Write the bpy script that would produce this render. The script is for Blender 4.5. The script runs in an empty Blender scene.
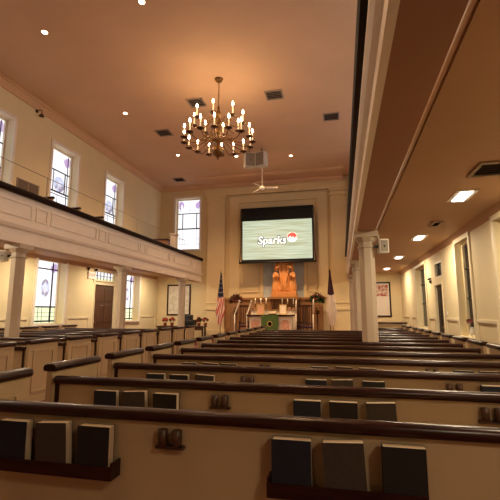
import bpy, bmesh, math, random
from mathutils import Vector, Matrix
random.seed(7)
sc = bpy.context.scene
COL = sc.collection
PI = math.pi

# ------------------------------------------------------------------ dimensions
XL, XR, YB, YR, ZC = -10.3, 2.95, 21.6, -5.0, 8.75      # left wall, right wall, altar wall, rear wall, ceiling
CX = -3.6                                               # nave axis
GE_L, GE_R = -7.55, 0.30                                # gallery front edges
ZS, ZG = 3.1, 3.42                                      # gallery front underside, gallery ceiling underside
EYE = 1.45

# ------------------------------------------------------------------ materials
def nodes(name):
    m = bpy.data.materials.new(name); m.use_nodes = True
    nt = m.node_tree
    return m, nt, nt.nodes['Principled BSDF']

def paint(name, col, rough=0.6, var=0.06, scale=6.0, metal=0.0, spec=0.4, bump=0.0):
    m, nt, b = nodes(name)
    tc = nt.nodes.new('ShaderNodeTexCoord'); n = nt.nodes.new('ShaderNodeTexNoise')
    n.inputs['Scale'].default_value = scale; n.inputs['Detail'].default_value = 4
    r = nt.nodes.new('ShaderNodeValToRGB')
    r.color_ramp.elements[0].position = 0.3; r.color_ramp.elements[1].position = 0.7
    r.color_ramp.elements[0].color = [c*(1-var) for c in col] + [1]
    r.color_ramp.elements[1].color = [min(1, c*(1+var)) for c in col] + [1]
    nt.links.new(tc.outputs['Object'], n.inputs['Vector'])
    nt.links.new(n.outputs['Fac'], r.inputs['Fac']); nt.links.new(r.outputs['Color'], b.inputs['Base Color'])
    b.inputs['Roughness'].default_value = rough; b.inputs['Metallic'].default_value = metal
    b.inputs['Specular IOR Level'].default_value = spec
    if bump:
        bp = nt.nodes.new('ShaderNodeBump'); bp.inputs['Strength'].default_value = bump
        n2 = nt.nodes.new('ShaderNodeTexNoise'); n2.inputs['Scale'].default_value = scale*20
        nt.links.new(tc.outputs['Object'], n2.inputs['Vector'])
        nt.links.new(n2.outputs['Fac'], bp.inputs['Height']); nt.links.new(bp.outputs['Normal'], b.inputs['Normal'])
    return m

def wood(name, c1, c2, rough=0.3, scale=(1.5, 14, 14), coat=0.0, spec=.5):
    m, nt, b = nodes(name)
    tc = nt.nodes.new('ShaderNodeTexCoord'); mp = nt.nodes.new('ShaderNodeMapping')
    mp.inputs['Scale'].default_value = scale
    n = nt.nodes.new('ShaderNodeTexNoise'); n.inputs['Scale'].default_value = 2.5
    n.inputs['Detail'].default_value = 6; n.inputs['Distortion'].default_value = 0.8
    r = nt.nodes.new('ShaderNodeValToRGB')
    r.color_ramp.elements[0].position = 0.32; r.color_ramp.elements[1].position = 0.72
    r.color_ramp.elements[0].color = list(c1) + [1]; r.color_ramp.elements[1].color = list(c2) + [1]
    nt.links.new(tc.outputs['Object'], mp.inputs['Vector']); nt.links.new(mp.outputs['Vector'], n.inputs['Vector'])
    nt.links.new(n.outputs['Fac'], r.inputs['Fac']); nt.links.new(r.outputs['Color'], b.inputs['Base Color'])
    b.inputs['Roughness'].default_value = rough; b.inputs['Coat Weight'].default_value = coat; b.inputs['Specular IOR Level'].default_value = spec
    return m

def glow(name, col, strength):
    m, nt, b = nodes(name)
    b.inputs['Base Color'].default_value = list(col) + [1]
    b.inputs['Emission Color'].default_value = list(col) + [1]
    b.inputs['Emission Strength'].default_value = strength
    return m

M = {}
M['wall'] = paint('cream_wall_paint', (.78, .66, .42), .7, .03, 1.2)
M['wall_front'] = paint('tan_chancel_paint', (.74, .60, .36), .7, .03, 1.2)
M['ceiling'] = paint('peach_ceiling_paint', (.68, .44, .28), .8, .04, .8)
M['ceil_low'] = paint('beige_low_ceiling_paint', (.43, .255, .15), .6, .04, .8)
M['soffit_shaded'] = paint('shaded_beam_brown', (.34, .17, .10), .55, .04, .8)  # brown deepened to carry the shade beneath the gallery edge
M['white'] = paint('warm_white_paint', (.84, .76, .67), .5, .03, 3)
M['cream_trim'] = paint('cream_trim_paint', (.80, .70, .50), .5, .03, 3)
M['pew'] = paint('pew_cream_paint', (.50, .37, .23), .45, .05, 2.5)
M['rail'] = wood('mahogany_rail', (.016, .004, .003), (.038, .009, .006), .28, spec=.28)
M['rail_y'] = wood('mahogany_cap', (.015, .004, .003), (.034, .009, .006), .30, (14, 1.5, 14), spec=.28)
M['handrail'] = wood('gallery_handrail_wood', (.008, .003, .002), (.018, .006, .004), .5, (14, 1.5, 14), spec=.1)
M['dark_wood'] = wood('dark_wood', (.035, .014, .009), (.085, .036, .02), .35)
M['door'] = wood('door_wood', (.06, .022, .012), (.11, .045, .024), .4, (14, 14, 1.5))
M['ebony'] = wood('near_black_door_wood', (.010, .005, .004), (.022, .010, .007), .45, (14, 14, 1.5), spec=.2)
M['oak'] = wood('oak_wood', (.34, .17, .07), (.46, .25, .11), .4)
M['statue'] = wood('carved_limewood', (.70, .30, .09), (.84, .42, .15), .5, (5, 5, 2))
M['floor'] = paint('burgundy_carpet', (.16, .05, .045), .95, .18, 30, bump=.2)
M['platform'] = paint('chancel_carpet', (.19, .06, .05), .95, .18, 30, bump=.2)
M['black'] = paint('black_plastic', (.012, .012, .013), .45, .1)
M['blackcloth'] = paint('black_fabric', (.006, .006, .007), .9, .1, 40)
M['iron'] = paint('dark_iron', (.03, .025, .022), .5, .1, metal=.6)
M['brass'] = paint('aged_brass', (.24, .13, .05), .36, .1, 8, metal=1)
M['brass_dark'] = paint('dark_brass', (.10, .05, .025), .45, .15, 8, metal=.9)
M['chrome'] = paint('chrome', (.7, .7, .7), .2, .03, metal=1)
M['grey'] = paint('speaker_grey', (.62, .58, .52), .5, .04)
M['grille'] = paint('speaker_grille', (.25, .21, .17), .7, .15, 90)
M['vent'] = paint('vent_metal', (.34, .26, .20), .6, .05)
M['ventdark'] = paint('vent_dark', (.05, .035, .03), .9, .1)
M['sleeve'] = None
M['navy'] = paint('navy_cloth_cover', (.010, .013, .028), .6, .15, 60)
M['blackbook'] = paint('black_cloth_cover', (.012, .010, .012), .6, .15, 60)
M['greybook'] = paint('grey_brown_cover', (.05, .038, .035), .55, .15, 60)
M['paper'] = paint('page_edges', (.62, .50, .36), .8, .06, 60)
M['whitecloth'] = paint('white_linen', (.86, .78, .68), .8, .05, 10)
M['green'] = paint('green_brocade', (.085, .16, .045), .7, .3, 18)
M['gold'] = paint('gold_thread', (.60, .42, .15), .5, .1, 20)
M['pink'] = paint('pink_paint', (.70, .40, .30), .6, .2, 9)
M['flag_blue'] = paint('flag_navy', (.012, .016, .06), .8, .15, 20)
M['flag_red'] = paint('flag_red', (.50, .03, .03), .8, .12, 20)
M['flag_white'] = paint('flag_white', (.76, .66, .58), .8, .06, 20)
M['flag_maroon'] = paint('flag_canton', (.05, .012, .03), .8, .2, 20)
M['leaf'] = paint('leaf_green', (.035, .075, .02), .6, .4, 25)
M['leaf_dry'] = paint('dried_foliage', (.13, .075, .04), .8, .35, 25)
M['redflower'] = paint('red_bract', (.30, .03, .018), .6, .3, 30)
M['darkflower'] = paint('dark_red_bloom', (.20, .022, .03), .6, .4, 30)
M['whiteflower'] = paint('pale_bloom', (.80, .62, .50), .6, .15, 30)
M['pot'] = paint('foil_pot', (.40, .10, .05), .4, .1)
M['purple'] = paint('purple_upholstery', (.045, .018, .045), .9, .2, 40)
M['niche'] = paint('blue_grey_niche', (.50, .58, .64), .7, .08, 3)
M['plastic_white'] = paint('white_plastic', (.75, .72, .66), .4, .03)
M['night'] = paint('unlit_glass', (.008, .007, .008), .2, .2, 4, spec=.12)
M['blind'] = paint('jamb_brown', (.50, .39, .25), .6, .05, 3)
M['bulb'] = glow('candle_flame_bulb', (1, .80, .52), 34)
M['canlens'] = glow('downlight_lens', (1, .84, .62), 14)
M['tube'] = glow('fluorescent_diffuser', (1, .90, .74), 7)
M['candle'] = glow('candle_sleeve', (1, .72, .40), .8)
M['flame'] = glow('altar_flame', (1, .75, .4), 6)
M['exit_face'] = glow('exit_sign_face', (1, .62, .5), .55)
M['exit_red'] = glow('exit_sign_red', (.9, .06, .06), .8)

def glass_mat(name, medallion, green, strength=1.25):
    """leaded glass, lit from outside: pale quarries, purple corner scrolls, a bluish medallion, greenery low down"""
    m, nt, b = nodes(name)
    N, Lk = nt.nodes.new, nt.links.new
    tc = N('ShaderNodeTexCoord'); sp = N('ShaderNodeSeparateXYZ'); Lk(tc.outputs['UV'], sp.inputs[0])
    def mth(op, a, bb=None, c=None):
        n = N('ShaderNodeMath'); n.operation = op
        for i, v in enumerate((a, bb, c)):
            if v is None: continue
            if isinstance(v, (int, float)): n.inputs[i].default_value = v
            else: Lk(v, n.inputs[i])
        return n.outputs[0]
    def mix(f, a, bb):
        n = N('ShaderNodeMix'); n.data_type = 'RGBA'
        Lk(f, n.inputs[0])
        for i, v in ((6, a), (7, bb)):
            if isinstance(v, tuple): n.inputs[i].default_value = v + (1,)
            else: Lk(v, n.inputs[i])
        return n.outputs[2]
    u, v = sp.outputs[0], sp.outputs[1]
    vor = N('ShaderNodeTexVoronoi'); vor.inputs['Scale'].default_value = 13; Lk(tc.outputs['UV'], vor.inputs['Vector'])
    noise = N('ShaderNodeTexNoise'); noise.inputs['Scale'].default_value = 9; Lk(tc.outputs['UV'], noise.inputs['Vector'])
    col = mix(mth('MULTIPLY', noise.outputs['Fac'], .5), (.98, .97, 1.0), (.80, .86, 1.0))
    if green:
        g = mth('MULTIPLY', mth('LESS_THAN', v, green), .75)
        gcol = mix(noise.outputs['Fac'], (.95, .98, .55), (.50, .66, .22))
        col = mix(g, col, gcol)
    # corner scrolls at the top
    du = mth('ABSOLUTE', mth('SUBTRACT', u, .5)); dv = mth('SUBTRACT', 1.0, v)
    rr = mth('SQRT', mth('ADD', mth('POWER', mth('SUBTRACT', .36, du), 2), mth('POWER', mth('MULTIPLY', mth('SUBTRACT', dv, .11), 1.6), 2)))
    scroll = mth('MULTIPLY', mth('LESS_THAN', rr, .13), mth('GREATER_THAN', noise.outputs['Fac'], .40))
    col = mix(mth('MULTIPLY', scroll, .85), col, (.36, .20, .52))
    if medallion:
        mu, mv, ru, rv = medallion
        d = mth('ADD', mth('POWER', mth('DIVIDE', mth('SUBTRACT', u, mu), ru), 2), mth('POWER', mth('DIVIDE', mth('SUBTRACT', v, mv), rv), 2))
        inside = mth('LESS_THAN', d, 1.0)
        vr = N('ShaderNodeSeparateColor'); Lk(vor.outputs['Color'], vr.inputs[0])
        mcol = mix(mth('GREATER_THAN', vr.outputs[0], .5), (.14, .13, .26), (.46, .55, .80))
        mcol = mix(mth('MULTIPLY', mth('LESS_THAN', d, .3), .35), mcol, (.86, .88, .95))
        col = mix(mth('MULTIPLY', inside, .9), col, mcol)
    # narrow coloured border
    edge = mth('MINIMUM', mth('MINIMUM', u, mth('SUBTRACT', 1.0, u)), mth('MULTIPLY', mth('MINIMUM', v, mth('SUBTRACT', 1.0, v)), 2.2))
    col = mix(mth('MULTIPLY', mth('LESS_THAN', edge, .06), .35), col, (.75, .82, .45))
    Lk(col, b.inputs['Emission Color']); b.inputs['Emission Strength'].default_value = strength
    b.inputs['Base Color'].default_value = (.3, .3, .3, 1); b.inputs['Roughness'].default_value = .25
    return m
M['glass_up'] = glass_mat('leaded_glass_upper', (.60, .52, .20, .11), 0, 1.1)
M['glass_added'] = glass_mat('added_leaded_glass_right', (.60, .52, .20, .11), 0, 4.0)  # stronger glow for the added right-hand windows, cools the left gallery front
M['glass_low'] = glass_mat('leaded_glass_lower', (.58, .56, .15, .14), .27, 1.12)
M['glass_front'] = glass_mat('leaded_glass_front', None, 0, 1.2)
M['glass_transom'] = glass_mat('leaded_glass_transom', None, .3, 1.0)

# ------------------------------------------------------------------ mesh helpers
class MB:
    def __init__(s):
        s.bm = bmesh.new()
    def quad(s, pts, mi=0):
        f = s.bm.faces.new([s.bm.verts.new(p) for p in pts]); f.material_index = mi; return f
    def box(s, x0, x1, y0, y1, z0, z1, mi=0):
        v = [s.bm.verts.new(p) for p in ((x0,y0,z0),(x1,y0,z0),(x1,y1,z0),(x0,y1,z0),(x0,y0,z1),(x1,y0,z1),(x1,y1,z1),(x0,y1,z1))]
        for q in ((0,3,2,1),(4,5,6,7),(0,1,5,4),(1,2,6,5),(2,3,7,6),(3,0,4,7)):
            f = s.bm.faces.new([v[i] for i in q]); f.material_index = mi
        return s
    def extrude(s, prof, axis, a, b, mi=0, smooth=False):
        """closed 2D profile swept straight: axis 'x' -> profile (y,z); 'y' -> (x,z); 'z' -> (x,y)"""
        def P(p, t):
            return {'x': (t, p[0], p[1]), 'y': (p[0], t, p[1]), 'z': (p[0], p[1], t)}[axis]
        A = [s.bm.verts.new(P(p, a)) for p in prof]; B = [s.bm.verts.new(P(p, b)) for p in prof]
        n = len(prof); fs = []
        for i in range(n):
            f = s.bm.faces.new((A[i], A[(i+1) % n], B[(i+1) % n], B[i])); f.smooth = smooth; fs.append(f)
        fs += [s.bm.faces.new(A), s.bm.faces.new(list(reversed(B)))]
        for f in fs: f.material_index = mi
        return s
    def lathe(s, prof, c=(0,0,0), seg=24, mi=0, smooth=True, rot=0.0):
        rings = []
        for r, z in prof:
            rings.append([s.bm.verts.new((c[0]+r*math.cos(rot+2*PI*i/seg), c[1]+r*math.sin(rot+2*PI*i/seg), c[2]+z)) for i in range(seg)])
        for a, b in zip(rings, rings[1:]):
            for i in range(seg):
                f = s.bm.faces.new((a[i], a[(i+1)%seg], b[(i+1)%seg], b[i])); f.smooth = smooth; f.material_index = mi
        for r, rev in ((rings[0], True), (rings[-1], False)):
            f = s.bm.faces.new(list(reversed(r)) if rev else r); f.material_index = mi
        return s
    def tube(s, pts, rad, seg=8, mi=0):
        pts = [Vector(p) for p in pts]; rings = []
        rads = rad if isinstance(rad, (list, tuple)) else [rad]*len(pts)
        for i, p in enumerate(pts):
            t = (pts[min(i+1, len(pts)-1)] - pts[max(i-1, 0)]).normalized()
            up = Vector((0,0,1)) if abs(t.z) < .95 else Vector((1,0,0))
            a = t.cross(up).normalized(); b = t.cross(a)
            rings.append([s.bm.verts.new(p + (a*math.cos(2*PI*k/seg) + b*math.sin(2*PI*k/seg))*rads[i]) for k in range(seg)])
        for a, b in zip(rings, rings[1:]):
            for k in range(seg):
                f = s.bm.faces.new((a[k], a[(k+1)%seg], b[(k+1)%seg], b[k])); f.smooth = True; f.material_index = mi
        for r in (rings[0], rings[-1]):
            f = s.bm.faces.new(r); f.material_index = mi
        return s
    def ball(s, c, r, seg=12, sq=(1,1,1), mi=0):
        res = bmesh.ops.create_uvsphere(s.bm, u_segments=seg, v_segments=max(6, seg*2//3), radius=1)
        for v in res['verts']:
            v.co = Vector((c[0]+v.co.x*r*sq[0], c[1]+v.co.y*r*sq[1], c[2]+v.co.z*r*sq[2]))
            for f in v.link_faces: f.smooth = True; f.material_index = mi
        return s
    def build(s, name, mat, parent=None, loc=None, rz=0.0, bevel=0.0, bseg=2, off=None):
        bmesh.ops.recalc_face_normals(s.bm, faces=s.bm.faces)
        if off:
            bmesh.ops.translate(s.bm, verts=s.bm.verts, vec=off)
        me = bpy.data.meshes.new(name); s.bm.to_mesh(me); s.bm.free()
        for m in (mat if isinstance(mat, (list, tuple)) else [mat]): me.materials.append(m)
        o = bpy.data.objects.new(name, me); COL.objects.link(o)
        if parent: o.parent = parent
        if loc: o.location = loc
        if rz: o.rotation_euler.z = rz
        if bevel:
            b = o.modifiers.new('bevel', 'BEVEL'); b.width = bevel; b.segments = bseg; b.limit_method = 'ANGLE'; b.angle_limit = math.radians(50)
        return o

def tag(o, label, cat, group=None):
    o['label'] = label; o['category'] = cat
    if group: o['group'] = group
    return o
def thing(name, label, cat, loc=(0,0,0), rz=0.0, group=None):
    o = bpy.data.objects.new(name, None); COL.objects.link(o)
    o.location = loc; o.rotation_euler.z = rz; o.empty_display_size = .2
    return tag(o, label, cat, group)
def struct(o):
    o['kind'] = 'structure'; return o
def dup(o, loc=None, rz=None, label=None, parent=None):
    c = o.copy(); COL.objects.link(c)
    if parent: c.parent = parent
    if loc is not None: c.location = loc
    if rz is not None: c.rotation_euler.z = rz
    if label: c['label'] = label
    for ch in list(o.children): dup(ch, parent=c)
    return c
ORD = ['first','second','third','fourth','fifth','sixth','seventh','eighth','ninth','tenth','eleventh','twelfth','thirteenth','fourteenth']

# ------------------------------------------------------------------ shell
def wall_x(name, x0, x1, y0, y1, z0, z1, openings, mat, along='y'):
    """wall slab with rectangular openings (a0,a1,z0,z1) cut along its length"""
    ys = sorted({y0, y1, *[v for o in openings for v in o[:2]]}); zs = sorted({z0, z1, *[v for o in openings for v in o[2:]]})
    m = MB()
    for a, b in zip(ys, ys[1:]):
        run = None
        for c, d in zip(zs, zs[1:]):
            solid = not any(o[0] <= a and b <= o[1] and o[2] <= c and d <= o[3] for o in openings)
            if solid: run = (run[0], d) if run else (c, d)
            if (not solid or d == zs[-1]) and run:
                if along == 'y': m.box(x0, x1, a, b, run[0], run[1])
                else: m.box(a, b, x0, x1, run[0], run[1])
                run = None
    bmesh.ops.remove_doubles(m.bm, verts=m.bm.verts, dist=1e-5)
    return struct(m.build(name, mat))

UPW = [(1.9,3.4), (5.4,6.9), (8.95,10.45), (12.3,13.8), (15.8,17.3)]
LOW = [(4.6,6.1), (8.5,10.05), (12.0,13.5), (17.9,19.35)]
opL = [(a,b,4.95,7.72) for a,b in UPW] + [(a,b,1.0,3.36) for a,b in LOW] + [(15.4,17.0,0,2.7), (15.4,17.0,2.8,3.25)]
wall_x('wall_left', XL-.5, XL, YR, YB, 0, ZC, opL, M['wall'])
opR = [(a,b,4.95,7.72) for a,b in UPW] + [(7.35,8.55,.85,3.2), (10.2,11.33,.85,3.2), (12.98,13.95,0,2.35), (12.98,13.95,2.5,3.0), (15.35,17.3,.85,3.15)]
wall_x('wall_right', XR, XR+.55, YR, YB, 0, ZC, opR, M['wall'])
wall_x('wall_front', YB, YB+.5, XL-.5, XR+.55, 0, ZC, [(-9.35,-7.85,5.0,8.05)], M['wall_front'], along='x')
struct(MB().box(XL-.5, XR+.55, YR-.3, YR, 0, ZC).build('wall_rear', M['wall']))
struct(MB().box(XL-.5, XR+.55, YR-.3, YB+.5, -.2, 0).build('floor', M['floor']))
struct(MB().box(XL-.5, XR+.55, YR-.3, YB+.5, ZC, ZC+.2).build('ceiling', M['ceiling']))
# crown mouldings
crown = [(0,0),(.26,0),(.26,-.05),(.18,-.07),(.10,-.16),(.05,-.24),(0,-.24)]
struct(MB().extrude([(XL+x, ZC+z) for x, z in crown], 'y', YR, YB).build('trim_1', M['ceiling']))
struct(MB().extrude([(XR-x, ZC+z) for x, z in crown], 'y', YR, YB).build('trim_2', M['ceiling']))
struct(MB().extrude([(YB-x, ZC+z) for x, z in crown], 'x', XL+.26, -7.5).build('trim_3', M['ceiling']))
# plaster border beam over the chancel
struct(MB().extrude([(YB-1.55,ZC),(YB-1.55,ZC-.07),(YB-1.42,ZC-.12),(YB-.45,ZC-.12),(YB-.40,ZC-.2),(YB-.26,ZC-.3),(YB,ZC-.3),(YB,ZC)], 'x', -7.5, .3).build('trim_4', M['ceiling']))

# left side dado panels and baseboards
struct(MB().box(XL, XL+.025, YR, 15.2, 0, .16).box(XL, XL+.025, 17.2, YB, 0, .16).build('baseboard_left', M['cream_trim']))
struct(MB().box(XR-.025, XR, YR, 12.9, 0, .16).box(XR-.025, XR, 14.05, YB, 0, .16).build('baseboard_right', M['cream_trim']))
def panel_frame(m, x, y0, y1, z0, z1, s, w=.06, t=.03):
    a, b = sorted((x, x+s*t))
    m.box(a, b, y0, y1, z1-w, z1); m.box(a, b, y0, y1, z0, z0+w); m.box(a, b, y0, y0+w, z0+w, z1-w); m.box(a, b, y1-w, y1, z0+w, z1-w)
m = MB()
for y0, y1 in ((2.5,4.3),(6.4,8.2),(10.35,11.75),(13.75,15.1),(17.25,17.7),(19.6,21.3)): panel_frame(m, XL, y0, y1, .3, 1.25, 1)
struct(m.build('trim_5', M['cream_trim']))
m = MB()
for y0, y1 in ((5.3,7.1),(8.75,10.02),(11.5,12.75),(14.2,15.1),(17.6,18.6),(19.2,21.2)): panel_frame(m, XR, y0, y1, .3, 1.28, -1)
struct(m.build('trim_6', M['cream_trim']))

# ------------------------------------------------------------------ windows
def pane_uv(o, along, a0, a1, z0, z1):
    uv = o.data.uv_layers.new(name='UVMap'); i = {'y': 1, 'x': 0}[along]
    for lp in o.data.loops:
        co = o.data.vertices[lp.vertex_index].co
        uv.data[lp.index].uv = ((co[i]-a0)/(a1-a0), (co.z-z0)/(z1-z0))
def window(n, along, pos, d, a0, a1, z0, z1, gmat, bars_h, bars_v, mesh_lines=(), casing=True, frame_mat='white', jamb=.35):
    """along 'y': side wall, pos = inner wall face, d = outward sign"""
    def bx(m, p0, p1, u0, u1, w0, w1):
        p0, p1 = sorted((p0, p1))
        if along == 'y': m.box(p0, p1, u0, u1, w0, w1)
        else: m.box(u0, u1, p0, p1, w0, w1)
    fr = MB(); g = pos + d*jamb; w = .05
    for u0, u1, w0, w1 in ((a0,a0+w,z0,z1),(a1-w,a1,z0,z1),(a0+w,a1-w,z0,z0+w),(a0+w,a1-w,z1-w,z1)): bx(fr, g-d*.06, g+d*.05, u0, u1, w0, w1)
    if casing:
        c = .11; p0, p1 = pos - d*.035, pos
        for u0, u1, w0, w1 in ((a0-c,a0,z0-c,z1+c),(a1,a1+c,z0-c,z1+c),(a0,a1,z1,z1+c),(a0,a1,z0-c,z0)): bx(fr, p0, p1, u0, u1, w0, w1)
        bx(fr, pos-d*.09, pos, a0-.02, a1+.02, z0-.03, z0+.012)
    f = struct(fr.build('window_%d' % n, M[frame_mat]))
    pn = MB(); bx(pn, g, g+d*.02, a0+w, a1-w, z0+w, z1-w)
    p = pn.build('pane', M[gmat], f)
    pane_uv(p, along, a0, a1, z0, z1)
    ld = MB(); A, Z = a1-a0, z1-z0
    for t, th in bars_h: bx(ld, g-d*.03, g-d*.002, a0+w, a1-w, z0+t*Z-th/2, z0+t*Z+th/2)
    for t, t0, t1, th in bars_v: bx(ld, g-d*.028, g-d*.002, a0+t*A-th/2, a0+t*A+th/2, z0+t0*Z, z0+t1*Z)
    for t, t0, t1, kind in mesh_lines:
        if kind == 'h': bx(ld, g-d*.014, g-d*.002, a0+t0*A, a0+t1*A, z0+t*Z-.006, z0+t*Z+.006)
        else: bx(ld, g-d*.014, g-d*.002, a0+t*A-.006, a0+t*A+.006, z0+t0*Z, z0+t1*Z)
    ld.build('leading', M['iron'], f)
    return f
grid_low = [(t, .03, .97, 'h') for t in (.06,.12,.18)] + [(.13,.03,.27,'v'),(.26,.03,.27,'v'),(.39,.03,.27,'v'),(.52,.03,.27,'v'),(.78,.03,.27,'v'),(.12,.3,.9,'v'),(.12,.12,.7,'h')]
n = 0
for a, b in UPW:
    n += 1
    window(n, 'y', XL, -1, a, b, 4.95, 7.72, 'glass_up', [(.40,.055),(.70,.04),(.36,.02)], [(.80,.40,.70,.035),(.36,.40,.70,.02),(.88,.04,.97,.02)], [(.3,.04,.36,'v'),(.55,.04,.36,'v'),(.1,.70,.95,'v')])
for a, b in UPW:  # added windows above the right gallery, out of view, for cooler light
    n += 1
    window(n, 'y', XR, 1, a, b, 4.95, 7.72, 'glass_added', [(.40,.055),(.70,.04),(.36,.02)], [(.80,.40,.70,.035),(.36,.40,.70,.02)], [(.3,.04,.36,'v')])
for a, b in LOW:
    n += 1
    window(n, 'y', XL, -1, a, b, 1.0, 3.36, 'glass_low', [(.27,.05),(.86,.045),(.05,.05)], [(.80,.03,.97,.05)], grid_low)
n += 1
window(n, 'x', YB, 1, -9.35, -7.85, 5.0, 8.05, 'glass_front', [(.42,.07),(.72,.05)], [(.22,.42,.72,.05),(.80,.42,.72,.05)], [(.5,.72,.97,'v'),(.1,.04,.97,'v'),(.9,.04,.97,'v'),(.22,.03,.42,'v'),(.8,.03,.42,'v'),(.22,.05,.95,'h'),(.12,.05,.95,'h'),(.78,.05,.95,'h')], jamb=.3)
for y0, y1, z0, z1 in ((7.35,8.55,.85,3.2), (10.2,11.33,.85,3.2), (15.35,17.3,.85,3.15)):
    n += 1
    window(n, 'y', XR, 1, y0, y1, z0, z1, 'night', [(.4,.04),(.72,.04)], [(.5,.03,.97,.03)], jamb=.20, frame_mat='cream_trim')
n += 1
window(n, 'y', XR, 1, 12.98, 13.95, 2.5, 3.0, 'night', [], [(.33,.03,.97,.03),(.66,.03,.97,.03)], jamb=.06, casing=False, frame_mat='cream_trim')
n += 1
window(n, 'y', XL, -1, 15.4, 17.0, 2.8, 3.25, 'glass_transom', [(.5,.02)], [(.2,.03,.97,.03),(.36,.03,.97,.02),(.52,.03,.97,.03),(.68,.03,.97,.02),(.84,.03,.97,.03)], jamb=.12, frame_mat='cream_trim')

# ------------------------------------------------------------------ doors
def door(nm, x, s, y0, y1, h, mat='door'):
    """panelled leaf set in the wall; s = direction into the wall"""
    d = MB(); a, b = sorted((x+s*.04, x+s*.09)); d.box(a, b, y0+.03, y1-.03, 0.01, h-.07)
    o = struct(d.build(nm, M[mat]))
    fr = MB(); a, b = sorted((x-s*.03, x+s*.2))
    fr.box(a, b, y0, y0+.03, 0, h-.07); fr.box(a, b, y1-.03, y1, 0, h-.07); fr.box(a, b, y0, y1, h-.07, h)
    fr.build('door_frame', M['cream_trim'], o)
    pm = MB(); mid = (y0+y1)/2; p0, p1 = sorted((x+s*.028, x+s*.04))
    for u0, u1 in ((y0+.17, mid-.05), (mid+.05, y1-.17)):
        for w0, w1 in ((.2,.85),(1.0,1.75),(1.9,h-.2)):
            pm.box(p0, p1, u0, u1, w0, w1)
    pm.build('door_panel', M[mat], o, bevel=.01)
    k = MB(); k.ball((x-s*.02, y0+.16, 1.0), .035); k.tube([(x-s*.02,y0+.16,1.0),(x+s*.04,y0+.16,1.0)], .012)
    k.build('door_knob', M['brass'], o)
door('door_1', XL, -1, 15.4, 17.0, 2.7)
door('door_2', XR, 1, 12.98, 13.95, 2.35, 'ebony')

# ------------------------------------------------------------------ chancel wall dressing
def pilaster(m, x0, x1, y, z1, d=.22):
    m.box(x0, x1, y-d, y, 0, z1); m.box(x0-.06, x1+.06, y-d-.06, y, 0, .5); m.box(x0-.05, x1+.05, y-d-.05, y, z1-.35, z1-.25)
    m.box(x0-.08, x1+.08, y-d-.08, y, z1-.12, z1); m.box(x0-.05, x1+.05, y-d-.05, y, 1.55, 1.68); m.box(x0-.04, x1+.04, y-d-.04, y, 1.9, 1.96)
m = MB(); pilaster(m, -7.32, -6.28, YB, 8.0); pilaster(m, -.42, .38, YB, 8.0)
m.box(-7.5, .46, YB-.30, YB, 8.0, 8.18); m.box(-7.5, .46, YB-.24, YB, 8.18, 8.42); m.box(-7.5, .46, YB-.34, YB, 8.42, 8.45)
struct(m.build('trim_7', M['wall_front'], bevel=.012))
m = MB()
m.box(-6.05, -5.5, YB-.12, YB, 2.22, 7.55); m.box(-1.12, -.60, YB-.12, YB, 2.22, 7.55); m.box(-6.05, -.60, YB-.12, YB, 7.55, 7.9)
m.box(-6.12, -.54, YB-.17, YB, 7.9, 7.97); m.box(-5.5, -5.43, YB-.07, YB, 2.22, 7.55); m.box(-1.19, -1.12, YB-.07, YB, 2.22, 7.55)
for x0, x1 in ((-5.36,-4.36), (-1.72,-1.26)):
    for z0, z1 in ((2.5,4.4),(4.6,7.2)):
        w = .07
        m.box(x0,x1,YB-.04,YB,z0,z0+w); m.box(x0,x1,YB-.04,YB,z1-w,z1); m.box(x0,x0+w,YB-.04,YB,z0+w,z1-w); m.box(x1-w,x1,YB-.04,YB,z0+w,z1-w)
struct(m.build('trim_8', M['wall_front'], bevel=.01))
m = MB()                                               # dado behind the altar
m.box(-6.25, -.95, YB-.08, YB, .3, 2.1); m.box(-6.3, -.9, YB-.16, YB, 2.1, 2.22)
for i in range(27): m.box(-6.2+i*.195, -6.15+i*.195, YB-.10, YB, .3, 2.1)
struct(m.build('trim_9', M['oak']))
# niche: a shallow framed recess panel with an arched head
m = MB(); cx = -3.02; hw = 1.1
arch = [(cx-hw, 2.2), (cx+hw, 2.2)] + [(cx+hw*math.cos(t), 5.4+hw*math.sin(t)) for t in [i*PI/16 for i in range(17)]]
m.extrude(arch, 'y', YB-.03, YB)
struct(m.build('trim_10', M['niche']))
m = MB()
for s in (-1, 1):
    x = cx + s*(hw+.07); m.box(x-.07, x+.07, YB-.1, YB, 2.2, 5.4)
pts = [(cx+(hw+.07)*math.cos(t), YB-.05, 5.4+(hw+.07)*math.sin(t)) for t in [i*PI/20 for i in range(21)]]
m.tube(pts, .07, 8)
struct(m.build('trim_11', M['wall_front']))
# chancel step platform
struct(MB().box(-6.5, -.5, 17.2, YB-.16, 0, .15).box(-6.5, -.5, 17.6, YB-.16, .15, .3).build('trim_12', M['platform']))

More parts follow.
